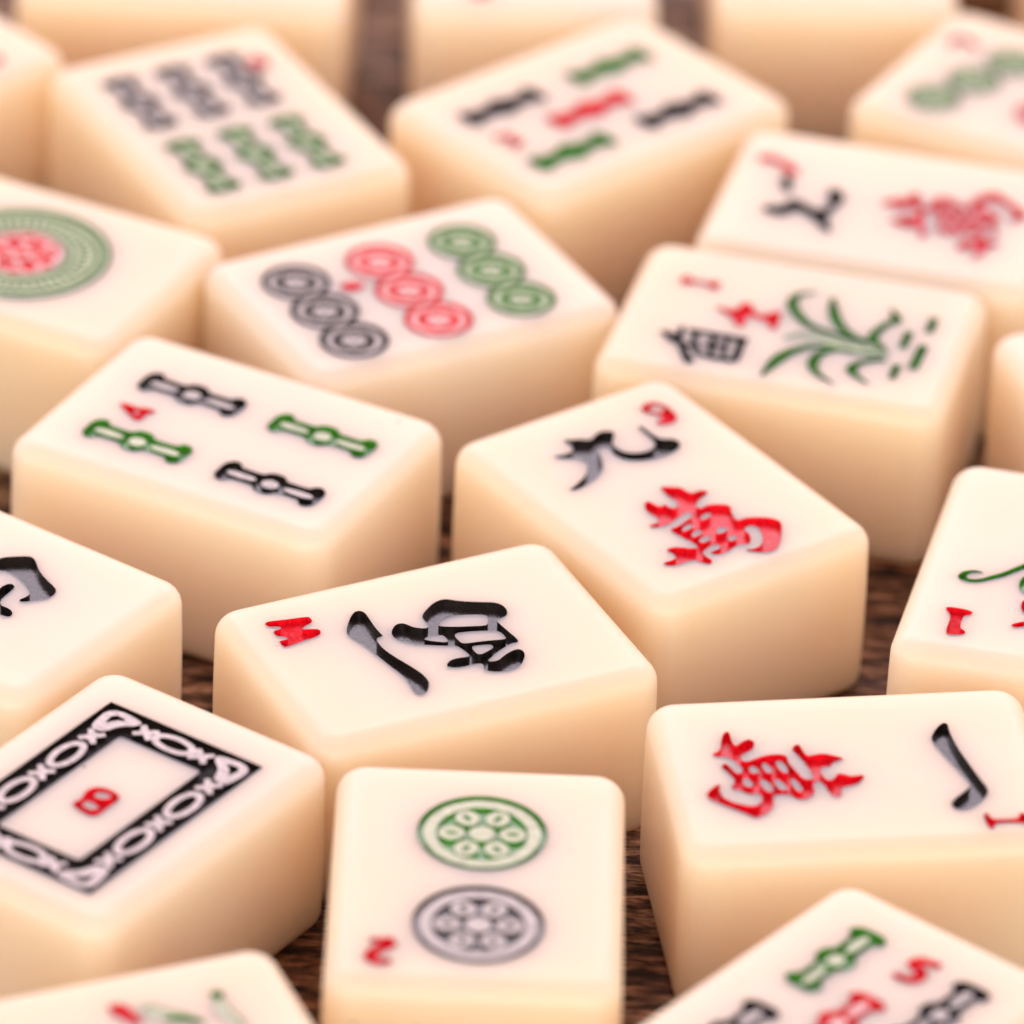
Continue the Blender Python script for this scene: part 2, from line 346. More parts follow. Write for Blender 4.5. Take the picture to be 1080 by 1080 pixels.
# outlines of the engraved strokes, mm from the middle of each tile
TRACED = {
 'north': [
  ('character', 'black', [
   (0.85,'p',[(-4.81,-7.71),(-6.15,-6.87),(-7.58,-5.75),(-7.86,-4.98),(-7.33,-4.52),(-6.05,-4.59),(-4.32,-4.74),(-2.6,-4.66),(-2.6,-4.66),(-2.47,-5.36),(-2.06,-5.63),(-0.5,-5.63),(1.0,-5.28),(2.58,-4.74),(4.03,-4.25),(5.3,-3.92),(6.56,-3.88),(7.44,-4.23),(8.53,-5.08),(8.63,-5.82),(7.89,-6.11),(6.16,-5.83),(4.37,-5.92),(2.54,-6.34),(0.31,-6.7),(-1.62,-7.09),(-2.95,-7.52),(-3.94,-7.88)]),
   (0.85,'p',[(-3.02,-3.56),(-3.95,-2.74),(-4.08,-2.06),(-3.75,-1.59),(-2.96,-1.25),(-2.38,-0.52),(-2.2,0.1),(-2.64,0.42),(-3.36,0.38),(-4.32,0.42),(-5.05,1.04),(-6.15,2.5),(-6.47,3.43),(-6.37,4.16),(-5.6,5.06),(-4.97,6.17),(-4.43,7.33),(-3.89,8.49),(-3.05,8.95),(-1.94,8.89),(-1.17,8.37),(-1.08,7.77),(-0.81,7.05),(-0.05,7.13),(1.49,7.33),(3.28,7.6),(3.67,7.3),(3.56,6.57),(4.01,5.66),(4.44,4.67),(5.22,3.53),(5.52,3.07),(5.85,3.38),(5.89,4.14),(5.29,5.05),(4.82,6.05),(4.72,7.03),(5.68,7.19),(6.74,6.53),(7.73,5.59),(8.0,4.37),(7.75,3.1),(7.16,2.21),(6.69,2.08),(6.15,2.43),(5.65,2.23),(5.56,1.35),(5.63,0.38),(5.39,-0.59),(4.95,-1.12),(4.48,-0.9),(3.99,-0.24),(3.93,0.57),(4.18,1.69),(3.99,1.9),(2.8,1.72),(1.83,1.4),(1.63,0.72),(0.42,-1.66),(-0.22,-2.61),(-1.2,-3.55),(-2.15,-3.81)]),
   (0,'p',[(-2.46,1.86),(-2.89,2.53),(-3.08,3.56),(-2.83,4.69),(-2.29,6.0),(-1.87,6.35),(-1.03,5.99),(-0.51,5.62),(-0.95,4.27),(-1.45,2.79),(-2.09,1.53)]),
   (0,'p',[(-0.53,-0.91),(-0.71,-0.21),(-0.52,0.64),(-0.17,0.94),(0.9,0.91),(0.53,0.15),(-0.26,-0.96)]),
   (0,'p',[(0.34,2.18),(-0.1,2.47),(0.1,3.62),(0.52,4.98),(0.99,6.24),(2.36,6.37),(2.48,6.07),(2.08,4.55),(1.88,3.4),(1.71,2.31),(1.06,2.23)]),
   (0,'p',[(2.68,2.79),(2.69,3.33),(3.01,4.58),(3.57,4.59),(3.88,3.85),(4.15,3.1),(3.92,2.74),(3.2,2.69)]),
  ]),
  ('letter', 'dull_red', [
   (0.6,'p',[(-9.56,-14.65),(-9.09,-12.45),(-8.75,-10.13),(-8.5,-10.01),(-7.62,-10.08),(-7.29,-11.09),(-6.84,-11.76),(-6.57,-10.96),(-6.21,-10.0),(-5.41,-10.17),(-5.01,-10.89),(-4.85,-12.19),(-4.64,-13.37),(-4.47,-14.29),(-4.49,-14.67),(-5.54,-14.69),(-5.71,-14.58),(-5.66,-13.64),(-6.03,-13.67),(-6.35,-13.95),(-6.58,-14.5),(-7.66,-14.57),(-7.64,-13.52),(-8.17,-13.44),(-8.45,-14.63)]),
  ]),
 ],
 'wan9': [
  ('character', 'black', [
   (0.85,'p',[(-10.85,-6.27),(-10.43,-5.13),(-10.38,-4.0),(-10.83,-3.5),(-11.66,-3.26),(-13.08,-3.41),(-12.42,-2.72),(-12.14,-1.74),(-11.44,-1.16),(-11.48,-0.49),(-12.16,0.44),(-12.11,1.32),(-11.62,2.05),(-10.96,1.94),(-10.34,1.22),(-9.47,0.5),(-8.06,0.38),(-6.99,1.05),(-6.4,2.25),(-6.38,3.33),(-6.92,4.3),(-7.74,4.59),(-8.81,4.73),(-11.07,4.84),(-10.75,5.24),(-8.92,5.18),(-7.68,5.37),(-7.29,5.99),(-6.8,6.72),(-5.76,6.69),(-5.09,5.92),(-4.72,4.66),(-4.6,3.29),(-4.96,1.92),(-5.48,0.67),(-6.28,-0.19),(-7.51,-0.57),(-9.06,-0.16),(-9.53,-0.54),(-9.39,-1.46),(-8.06,-1.97),(-6.57,-2.74),(-5.54,-3.7),(-4.88,-4.99),(-4.45,-6.37),(-4.13,-7.68),(-4.45,-8.7),(-4.85,-7.52),(-5.61,-5.9),(-6.52,-4.74),(-7.67,-3.97),(-8.57,-3.94),(-9.36,-4.46),(-9.89,-5.52)]),
  ]),
  ('numeral', 'dull_red', [
   (0.6,'p',[(-13.72,7.26),(-14.26,8.17),(-14.11,9.16),(-13.24,9.8),(-11.85,9.88),(-10.53,9.69),(-9.71,9.02),(-9.42,8.1),(-9.85,7.14),(-10.5,6.8),(-10.64,7.54),(-10.91,8.28),(-11.79,7.83),(-12.59,7.31),(-13.25,7.1)]),
   (0,'p',[(-13.23,8.05),(-13.37,8.84),(-12.87,9.32),(-12.15,9.19),(-11.97,8.51),(-12.59,7.95)]),
  ]),
  ('character', 'red', [
   (0.7,'p',[(-0.03,-0.32),(0.61,0.79),(1.33,1.57),(2.33,1.57),(2.88,1.91),(2.63,2.84),(3.43,3.59),(3.75,2.76),(4.26,1.45),(5.16,0.51),(5.67,0.78),(5.46,1.87),(5.82,2.72),(6.72,3.88),(8.17,2.92),(9.63,2.49),(9.53,3.5),(9.91,4.52),(10.61,5.48),(11.27,6.11),(12.32,6.36),(14.49,4.57),(15.93,3.2),(16.26,2.17),(16.08,1.37),(15.27,0.5),(14.37,-0.16),(14.85,0.82),(14.74,1.83),(13.96,2.69),(12.5,3.5),(11.4,3.58),(10.89,3.04),(11.29,2.09),(12.32,2.16),(13.29,1.61),(13.91,0.78),(13.32,0.11),(13.45,-0.73),(13.91,-2.18),(13.71,-3.13),(12.98,-3.56),(12.95,-2.57),(12.82,-1.74),(12.14,-1.78),(11.96,-2.58),(12.42,-3.93),(13.02,-4.28),(14.31,-4.04),(14.83,-4.61),(14.3,-5.23),(13.4,-5.48),(13.08,-6.35),(13.24,-7.39),(12.91,-8.43),(12.03,-8.84),(12.09,-7.82),(12.04,-6.87),(11.32,-6.71),(10.1,-7.0),(10.16,-5.86),(10.87,-5.09),(11.46,-4.42),(11.59,-3.96),(10.95,-3.67),(9.61,-3.98),(8.46,-4.24),(7.21,-4.39),(7.19,-3.12),(6.8,-1.9),(6.52,-0.87),(5.83,-0.54),(5.41,-0.69),(5.83,-2.12),(6.37,-3.63),(6.41,-4.21),(6.36,-4.54),(6.11,-5.46),(5.44,-5.75),(5.53,-4.86),(5.55,-4.41),(4.68,-3.96),(3.87,-4.19),(2.88,-4.18),(1.67,-3.47),(1.55,-2.87),(2.63,-2.73),(3.17,-2.57),(2.99,-1.79),(3.88,-1.8),(4.31,-1.37),(4.02,-0.79),(3.26,-0.41),(2.29,-0.63),(1.1,-0.5)]),
   (0,'p',[(7.03,-0.22),(6.7,0.58),(6.97,1.12),(7.48,0.65),(7.59,-0.27),(7.32,-0.44)]),
   (0,'p',[(9.86,-0.28),(9.71,0.48),(10.16,0.93),(10.6,0.37),(10.64,-0.4),(10.22,-0.55)]),
   (0,'p',[(11.75,-0.2),(11.59,0.47),(12.02,0.74),(12.48,0.18),(12.28,-0.41)]),
   (0,'p',[(7.77,-3.08),(7.37,-2.05),(8.11,-1.82),(8.23,-2.41),(8.28,-3.37)]),
   (0,'p',[(9.19,-2.93),(8.84,-2.12),(9.37,-1.64),(9.68,-2.19),(9.74,-3.15)]),
   (0,'p',[(10.48,-2.96),(10.18,-2.18),(10.7,-1.61),(11.06,-2.09),(11.11,-3.05)]),
  ]),
 ],
 'wan1': [
  ('character', 'red', [
   (0.8,'p',[(-13.83,3.47),(-12.8,4.03),(-12.51,5.69),(-11.98,7.27),(-11.42,7.34),(-11.46,5.6),(-11.23,4.52),(-10.54,5.39),(-9.67,5.93),(-9.18,5.28),(-9.58,4.05),(-10.39,3.42),(-10.95,3.04),(-11.06,2.16),(-10.48,1.83),(-9.43,2.5),(-8.09,3.01),(-6.69,2.92),(-6.41,2.26),(-6.54,1.43),(-5.94,-0.15),(-5.53,-1.51),(-4.78,-1.71),(-4.39,-1.38),(-4.54,-0.26),(-4.89,1.44),(-5.44,2.88),(-5.8,3.74),(-5.33,4.49),(-4.86,4.51),(-4.75,3.24),(-4.42,2.37),(-3.59,2.64),(-2.78,2.77),(-1.9,2.37),(-0.76,1.66),(-1.77,1.27),(-2.27,0.95),(-2.49,0.3),(-3.0,0.5),(-3.55,0.08),(-3.63,-0.89),(-3.12,-2.04),(-2.44,-1.76),(-1.96,-0.75),(-1.38,-1.02),(-0.67,-1.49),(0.64,-1.18),(0.36,-2.04),(-0.45,-2.94),(-1.74,-3.17),(-2.03,-3.5),(-2.19,-4.73),(-2.84,-5.01),(-3.33,-4.22),(-3.45,-3.11),(-3.89,-1.97),(-4.48,-2.2),(-4.77,-2.73),(-4.66,-3.57),(-5.12,-4.68),(-5.98,-5.16),(-6.72,-4.88),(-7.21,-4.1),(-8.45,-4.0),(-8.96,-4.31),(-9.03,-5.68),(-9.71,-6.99),(-11.19,-8.01),(-11.91,-7.14),(-13.14,-6.08),(-14.24,-5.17),(-15.06,-4.42),(-15.46,-3.51),(-14.75,-2.47),(-13.64,-1.51),(-14.03,-2.8),(-13.89,-3.91),(-13.25,-4.79),(-12.26,-5.42),(-11.08,-5.87),(-10.4,-5.51),(-9.93,-4.51),(-10.12,-3.73),(-11.22,-3.77),(-11.88,-3.03),(-12.91,-2.67),(-12.39,-1.83),(-12.13,-1.16),(-12.63,0.12),(-13.26,1.34),(-12.67,1.9),(-12.21,0.78),(-11.82,-0.17),(-11.2,0.06),(-11.12,0.55),(-11.33,1.4),(-11.96,2.43),(-12.5,2.94),(-13.29,2.95)]),
   (0,'p',[(-10.49,0.78),(-10.13,1.08),(-9.72,0.72),(-9.64,0.02),(-10.02,-0.17),(-10.46,-0.0)]),
   (0,'p',[(-9.14,1.36),(-8.72,1.52),(-8.38,0.75),(-8.29,0.05),(-8.62,-0.26),(-9.03,0.11)]),
   (0,'p',[(-7.74,1.53),(-7.19,1.76),(-6.81,0.76),(-6.74,-0.08),(-7.15,-0.38),(-7.57,0.4)]),
   (0,'p',[(-11.46,-1.36),(-11.01,-0.98),(-10.57,-1.71),(-10.61,-2.39),(-11.01,-2.5),(-11.42,-2.13)]),
   (0,'p',[(-9.76,-1.5),(-9.27,-1.4),(-8.81,-2.4),(-8.8,-3.28),(-9.29,-3.46),(-9.7,-2.6)]),
   (0,'p',[(-8.34,-1.61),(-7.87,-1.43),(-7.42,-2.51),(-7.38,-3.21),(-7.86,-3.3),(-8.29,-2.58)]),
   (0,'p',[(-6.73,-1.6),(-6.32,-1.5),(-5.9,-2.78),(-5.88,-3.6),(-6.42,-3.56),(-6.71,-2.43)]),
  ]),
  ('character', 'black', [
   (0.85,'p',[(8.27,4.58),(8.83,5.75),(9.61,6.91),(10.18,7.21),(10.41,6.79),(10.3,5.84),(10.45,3.93),(10.76,1.88),(11.25,-0.37),(11.75,-2.62),(12.35,-4.87),(11.97,-5.83),(11.2,-6.8),(10.24,-7.71),(9.38,-8.11),(8.51,-7.91),(8.18,-7.15),(8.51,-6.38),(9.41,-5.46),(10.52,-4.36),(10.72,-3.78),(10.55,-2.96),(9.68,-0.29),(8.93,1.89),(8.41,3.75)]),
  ]),
  ('numeral', 'dull_red', [
   (0.6,'p',[(11.06,-8.8),(11.5,-8.84),(11.7,-9.9),(12.64,-9.98),(14.45,-9.99),(14.57,-9.01),(15.19,-9.06),(15.31,-11.38),(14.87,-11.34),(14.6,-10.67),(11.86,-10.56),(11.72,-11.42),(11.22,-11.57),(11.02,-10.34)]),
  ]),
 ],
 'bam1': [
  ('numeral', 'dull_red', [
   (0.6,'p',[(-9.71,-10.56),(-9.54,-9.98),(-6.92,-10.07),(-6.92,-10.93),(-7.74,-11.28),(-7.63,-13.66),(-6.91,-14.06),(-6.9,-14.7),(-8.48,-15.28),(-8.9,-14.66),(-8.83,-11.57)]),
  ]),
  ('bird', 'green', [
   (0.6,'p',[(-7.14,-2.68),(-7.81,-2.43),(-8.56,-2.55),(-9.34,-3.03),(-9.77,-4.1),(-9.11,-4.8),(-8.1,-4.91),(-7.09,-4.5),(-6.15,-3.69),(-5.2,-2.97),(-4.31,-1.88),(-3.41,-0.82),(-2.51,0.19),(-0.51,1.22),(1.69,1.15),(3.02,-0.12),(2.88,-0.58),(1.6,0.49),(-0.38,0.52),(-0.58,1.61),(-2.67,1.08),(-3.6,0.17),(-4.48,-0.97),(-5.36,-2.1),(-6.3,-2.91),(-7.21,-3.89),(-8.22,-4.32),(-8.8,-4.12),(-8.81,-3.5),(-8.26,-2.98),(-7.64,-2.79)]),
   (0.6,'p',[(-3.14,-1.99),(-3.37,-2.89),(-3.38,-3.93),(-2.97,-5.05),(-2.49,-5.49),(-1.61,-4.64),(0.27,-3.03),(1.71,-1.97),(1.05,-1.34),(-1.12,-1.38)]),
   (0.6,'r',[(-0.29,-5.9),(1.63,-4.49),(3.83,-4.65),(5.1,-2.61)],[0.5,0.9,0.7,0.3]),
   (0.6,'r',[(-0.0,-7.46),(2.13,-7.23),(4.11,-6.21),(6.03,-4.81)],[0.5,0.9,0.7,0.3]),
  ]),
  ('beak', 'red', [
   (0.75,'p',[(-2.37,-6.42),(-2.51,-7.4),(-2.17,-8.63),(-1.75,-9.12),(-0.85,-8.74),(-0.21,-7.52),(-0.83,-6.48)]),
   (0.55,'p',[(-2.79,-11.58),(-2.36,-11.11),(-1.59,-10.57),(-0.12,-9.75),(1.46,-9.48),(0.57,-10.57),(-0.66,-10.94),(-1.62,-11.58),(-2.3,-11.99)]),
  ]),
 ],
 'lmid': [
  ('character', 'black', [
   (0.85,'p',[(0.55,4.55),(0.61,4.98),(0.73,5.6),(1.09,6.17),(1.9,6.96),(2.73,7.71),(3.35,7.77),(4.08,7.27),(5.27,6.22),(6.85,5.38),(8.45,4.77),(9.06,4.31),(9.31,3.25),(9.05,2.29),(8.34,1.54),(8.0,0.95),(7.44,0.5),(7.09,0.68),(7.24,1.26),(7.37,2.12),(6.83,2.73),(5.85,3.27),(4.46,3.87),(3.34,4.12),(2.61,4.01),(2.11,3.74),(1.72,3.21),(1.69,1.85),(2.18,-0.03),(1.49,-0.2),(0.63,2.53)]),
   (0.85,'p',[(4.61,-1.3),(4.41,0.23),(4.23,1.22),(4.25,2.09),(4.63,2.62),(5.24,2.4),(5.45,1.59),(5.54,0.34),(5.7,-0.62),(6.33,-1.28),(7.06,-1.19),(7.8,-1.35),(8.25,-1.77),(8.33,-2.4),(7.7,-2.62),(6.76,-2.59),(5.25,-2.1)]),
  ]),
 ],
 'bam4': [
  ('numeral', 'dull_red', [
   (0.6,'p',[(-12.82,-0.84),(-11.85,-0.5),(-10.46,-0.69),(-9.51,-0.12),(-8.21,-0.35),(-9.05,-1.28),(-8.84,-2.64),(-9.3,-3.09),(-10.57,-2.37)]),
   (0,'p',[(-10.45,-1.72),(-10.24,-1.35),(-9.82,-1.34),(-9.77,-2.01)]),
  ]),
 ],
 'wanB': [
  ('character', 'dull_black', [
   (0.85,'p',[(-12.72,3.15),(-11.7,3.18),(-10.84,0.72),(-11.44,-0.51),(-12.6,1.36)]),
   (0.85,'p',[(-13.39,-4.76),(-12.66,-3.5),(-11.3,-3.66),(-10.78,-2.1),(-10.26,-1.21),(-8.88,-2.09),(-7.3,-3.25),(-6.61,-2.43),(-6.19,-1.08),(-7.3,1.27),(-6.78,2.23),(-5.53,1.85),(-4.88,0.25),(-5.39,-2.03),(-5.97,-4.02),(-5.45,-5.64),(-4.75,-7.08),(-5.33,-7.87),(-6.54,-6.0),(-8.2,-4.45),(-9.51,-3.85),(-10.56,-5.63),(-12.04,-5.52)]),
  ]),
  ('numeral', 'dull_red', [
   (0.6,'p',[(-16.38,6.85),(-14.73,7.39),(-13.03,6.41),(-11.27,5.15),(-11.08,3.68),(-12.24,3.61),(-13.38,5.37),(-14.54,5.91),(-15.75,5.4)]),
  ]),
 ],
 'plum': [
  ('numeral', 'dull_red', [
   (0.6,'p',[(-13.85,6.41),(-13.05,6.67),(-12.58,6.04),(-10.55,6.0),(-10.08,6.69),(-9.48,6.1),(-9.45,4.69),(-10.25,4.75),(-10.57,5.43),(-12.59,5.4),(-12.88,4.68),(-13.68,5.05)]),
  ]),
  ('character', 'dull_red', [
   (0.6,'p',[(-9.09,1.21),(-7.87,1.29),(-6.58,1.09),(-6.3,2.89),(-5.46,3.26),(-4.91,2.25),(-4.42,1.16),(-3.34,1.14),(-2.65,2.21),(-1.86,2.46),(-1.64,0.83),(-1.54,-1.62),(-2.18,-1.52),(-2.9,-0.05),(-3.88,0.16),(-5.21,0.54),(-4.96,-0.87),(-5.1,-2.22),(-5.94,-1.96),(-6.49,-0.59),(-7.63,0.28)]),
  ]),
  ('character', 'dull_black', [
   (0.7,'r',[(-13.16,-5.39),(-11.74,-6.47),(-10.39,-7.57)],[0.5,1.3,0.9]),
   (0.7,'r',[(-11.29,-3.86),(-11.17,-5.98),(-11.68,-7.37)],[0.5,0.9,0.8]),
   (0.7,'r',[(-10.68,-7.05),(-9.77,-9.21),(-8.72,-11.0)],[0.8,0.9,1.1]),
   (0.7,'r',[(-10.72,-8.14),(-9.64,-7.48),(-8.47,-7.87)],[0.6,0.8,0.6]),
   (0.7,'r',[(-10.54,-4.39),(-7.72,-4.55),(-3.91,-4.7)],[0.7,0.9,1.1]),
   (0.7,'r',[(-9.61,-4.39),(-9.32,-6.61),(-8.55,-8.81)],[0.7,0.7,0.7]),
   (0.7,'r',[(-8.39,-6.92),(-7.18,-6.84),(-5.82,-6.7)],[0.6,1.0,0.7]),
   (0.7,'r',[(-7.51,-4.79),(-7.32,-6.88),(-6.92,-9.2)],[0.6,0.7,0.6]),
   (0.7,'r',[(-8.7,-8.86),(-6.46,-9.2),(-4.33,-9.12)],[0.6,0.8,0.9]),
   (0.7,'r',[(-4.52,-5.05),(-4.4,-6.86),(-4.3,-9.27)],[0.8,0.9,0.9]),
   (0.7,'r',[(-6.08,-4.94),(-5.83,-7.32),(-5.71,-9.12)],[0.5,0.6,0.5]),
  ]),
  ('orchid', 'dull_green', [
   (0.12,'r',[(-0.28,-3.07),(1.62,-1.65),(5.81,-2.31),(11.11,-2.61)],[0.3,1.0,1.3,0.7],'wash'),
   (0.7,'r',[(0.93,7.65),(-0.86,6.53),(-1.13,4.59),(-0.13,2.46),(1.48,0.74),(3.29,-0.09),(5.43,-0.62),(8.42,-1.35)],[0.23249999999999998,0.775,1.2400000000000002,1.2400000000000002,1.085,0.8525000000000001,0.6975,0.31000000000000005]),
   (0.7,'r',[(2.79,7.1),(3.57,4.07),(4.73,1.59),(6.56,-0.25),(8.71,-0.85),(10.49,-1.6)],[0.46499999999999997,1.2400000000000002,1.2400000000000002,0.9299999999999999,0.6200000000000001,0.31000000000000005]),
   (0.7,'r',[(9.28,6.74),(10.35,4.64),(9.46,3.13),(8.85,1.3),(8.72,0.04),(9.34,-0.96),(10.57,-1.98)],[0.15500000000000003,1.2400000000000002,0.9299999999999999,1.085,1.085,1.085,0.46499999999999997]),
   (0.7,'r',[(-0.9,-11.29),(-0.04,-7.62),(1.21,-5.21),(3.26,-3.54),(5.98,-3.06)],[0.31000000000000005,1.395,1.2400000000000002,0.9299999999999999,0.31000000000000005]),
   (0.7,'r',[(6.85,-10.57),(4.71,-9.08),(3.78,-7.19),(4.01,-5.11),(5.5,-3.62),(8.06,-3.39),(10.86,-3.29)],[0.15500000000000003,0.775,1.2400000000000002,1.085,0.775,0.775,0.31000000000000005]),
   (0.7,'r',[(10.4,-9.43),(8.72,-8.18),(7.97,-7.03),(8.52,-5.45),(10.27,-4.28),(11.13,-4.09)],[0.15500000000000003,0.775,1.2400000000000002,0.9299999999999999,0.775,0.31000000000000005]),
   (0.7,'r',[(12.24,2.61),(12.19,-1.05)],[0.9299999999999999,0.9299999999999999]),
   (0.7,'r',[(12.45,-4.58),(12.45,-7.65)],[0.9299999999999999,0.775]),
   (0.7,'r',[(14.29,0.23),(14.17,-5.1)],[1.085,1.085]),
   (0.7,'r',[(14.17,6.2),(14.25,2.97)],[0.9299999999999999,0.9299999999999999]),
  ]),
 ],
 'white': [
  ('letter', 'dull_red', [
   (0.6,'p',[(-1.57,-3.42),(-1.08,-2.12),(-1.67,-0.97),(-1.53,0.22),(-0.28,0.93),(1.83,0.53),(1.79,-1.75),(1.89,-3.81),(0.57,-4.04)]),
   (0,'p',[(-0.58,-0.82),(-0.47,-0.19),(0.25,0.05),(0.91,-0.02),(0.68,-0.69),(-0.08,-1.07)]),
   (0,'p',[(-0.56,-2.78),(-0.39,-2.11),(0.64,-2.12),(1.06,-2.43),(0.78,-2.97),(0.11,-3.07)]),
  ]),
 ],
 'tl': [
  ('numeral', 'dull_red', [
   (0.6,'p',[(13.77,2.8),(13.83,5.01),(13.9,6.36),(14.43,7.44),(15.83,6.16),(15.76,4.52),(15.08,2.28)]),
  ]),
 ],
 'backM': [
  ('numeral', 'dull_red', [
   (0.6,'p',[(-8.03,-12.86),(-6.09,-12.56),(-4.63,-13.1),(-5.64,-16.02),(-7.09,-16.09)]),
  ]),
 ],
}

# ------------------------------------------------------------------ mesh builders
def inside(p, poly):
    x, y = p; r = False; j = len(poly) - 1
    for i in range(len(poly)):
        xi, yi = poly[i]; xj, yj = poly[j]
        if (yi > y) != (yj > y) and x < (xj - xi) * (y - yi) / (yj - yi) + xi: r = not r
        j = i
    return r
def cdt(polys):
    vs, es = [], []
    for p in polys:
        b = len(vs); vs += [Vector(q) for q in p]
        es += [(b + i, b + (i + 1) % len(p)) for i in range(len(p))]
    v, e, f, *_ = delaunay_2d_cdt(vs, es, [], 0, 1e-4)
    return v, f
class Mesh:
    def __init__(s): s.v, s.f, s.m, s.k = [], [], [], {}
    def vert(s, key, co):
        if key not in s.k: s.k[key] = len(s.v); s.v.append(tuple(c * MM for c in co))
        return s.k[key]
    def face(s, idx, m=0):
        if len(set(idx)) >= 3: s.f.append(idx); s.m.append(m)
    def build(s, name, mats, parent):
        me = bpy.data.meshes.new(name)
        me.from_pydata(s.v, [], s.f)
        for m in mats: me.materials.append(m)
        me.polygons.foreach_set('material_index', s.m)
        me.polygons.foreach_set('use_smooth', [True] * len(s.f))
        me.update(); me.set_sharp_from_angle(angle=math.radians(40))
        o = bpy.data.objects.new(name, me); S.collection.objects.link(o); o.parent = parent
        return o
def relief(marks_regions, mesh, z0, tris, verts, depth_of, mat_of, inset=0.0, skirt=0.0, wallmat=0, top_lip=0.0):
    """floors at z0-depth for every triangle and walls wherever the depth steps"""
    dep = [depth_of[i] for i in range(len(tris))]
    edge = {}
    for i, t in enumerate(tris):
        for k in range(3):
            a, b = t[k], t[(k + 1) % 3]
            edge.setdefault((min(a, b), max(a, b)), []).append((i, a, b))
    off = {}
    if inset:
        for (a, b), l in edge.items():
            if len(l) != 2: continue
            (i, p, q), (j, _, _) = l
            if (dep[i] > 0) == (dep[j] > 0): continue
            d = Vector((verts[q][0] - verts[p][0], verts[q][1] - verts[p][1]))
            n = Vector((-d.y, d.x)).normalized()          # left of p->q is triangle i (ccw)
            if dep[i] <= 0: n = -n
            for w in (a, b): off[w] = off.get(w, Vector((0, 0))) + n
    pos = {}
    for i, v in enumerate(verts):
        o = off.get(i)
        pos[i] = (v[0], v[1]) if o is None or o.length < 1e-6 else (v[0] + o.normalized().x * inset, v[1] + o.normalized().y * inset)
    return dep, edge, pos
def ccw(t, v):
    a, b, c = (v[i] for i in t)
    return t if (b[0]-a[0])*(c[1]-a[1]) - (b[1]-a[1])*(c[0]-a[0]) > 0 else (t[0], t[2], t[1])

def mark_mesh(name, col, regions, parent):
    xs = [p[0] for r in regions for p in r[0]]; ys = [p[1] for r in regions for p in r[0]]
    frame = [(min(xs) - 1, min(ys) - 1), (max(xs) + 1, min(ys) - 1), (max(xs) + 1, max(ys) + 1), (min(xs) - 1, max(ys) + 1)]
    polys = [frame] + [r[0] for r in regions]
    v, f = cdt(polys)
    tris = [ccw(t, v) for t in f if len(t) == 3]
    dep, mat = [], []
    for t in tris:
        c = (sum(v[i][0] for i in t) / 3, sum(v[i][1] for i in t) / 3)
        d, m = 0, 0
        for p, dd, mm in regions:
            if inside(c, p): d, m = dd, mm
        dep.append(d); mat.append(m)
    _, edge, pos = relief(None, None, TH, tris, v, dep, mat, inset=0.012)
    M = Mesh()
    for i, t in enumerate(tris):
        if dep[i] > 0:
            M.face([M.vert(('f', k, dep[i]), (*pos[k], TH - dep[i])) for k in t], mat[i])
    for (a, b), l in edge.items():
        if len(l) == 1: l = l + [(-1, 0, 0)]
        (i, p, q), (j, _, _) = l
        di = dep[i]; dj = dep[j] if j >= 0 else 0
        if abs(di - dj) < 1e-6: continue
        zi = TH - (di if di > 0 else 0.008); zj = TH - (dj if dj > 0 else 0.008)
        A = M.vert(('w', p, zi), (*pos[p], zi)); B = M.vert(('w', q, zi), (*pos[q], zi))
        Cc = M.vert(('w', q, zj), (*pos[q], zj)); D = M.vert(('w', p, zj), (*pos[p], zj))
        M.face([B, A, D, Cc], 0)
    return M.build(name, [PAINT[col], PAINT[col + '_wash'], PAINT['pale']], parent)

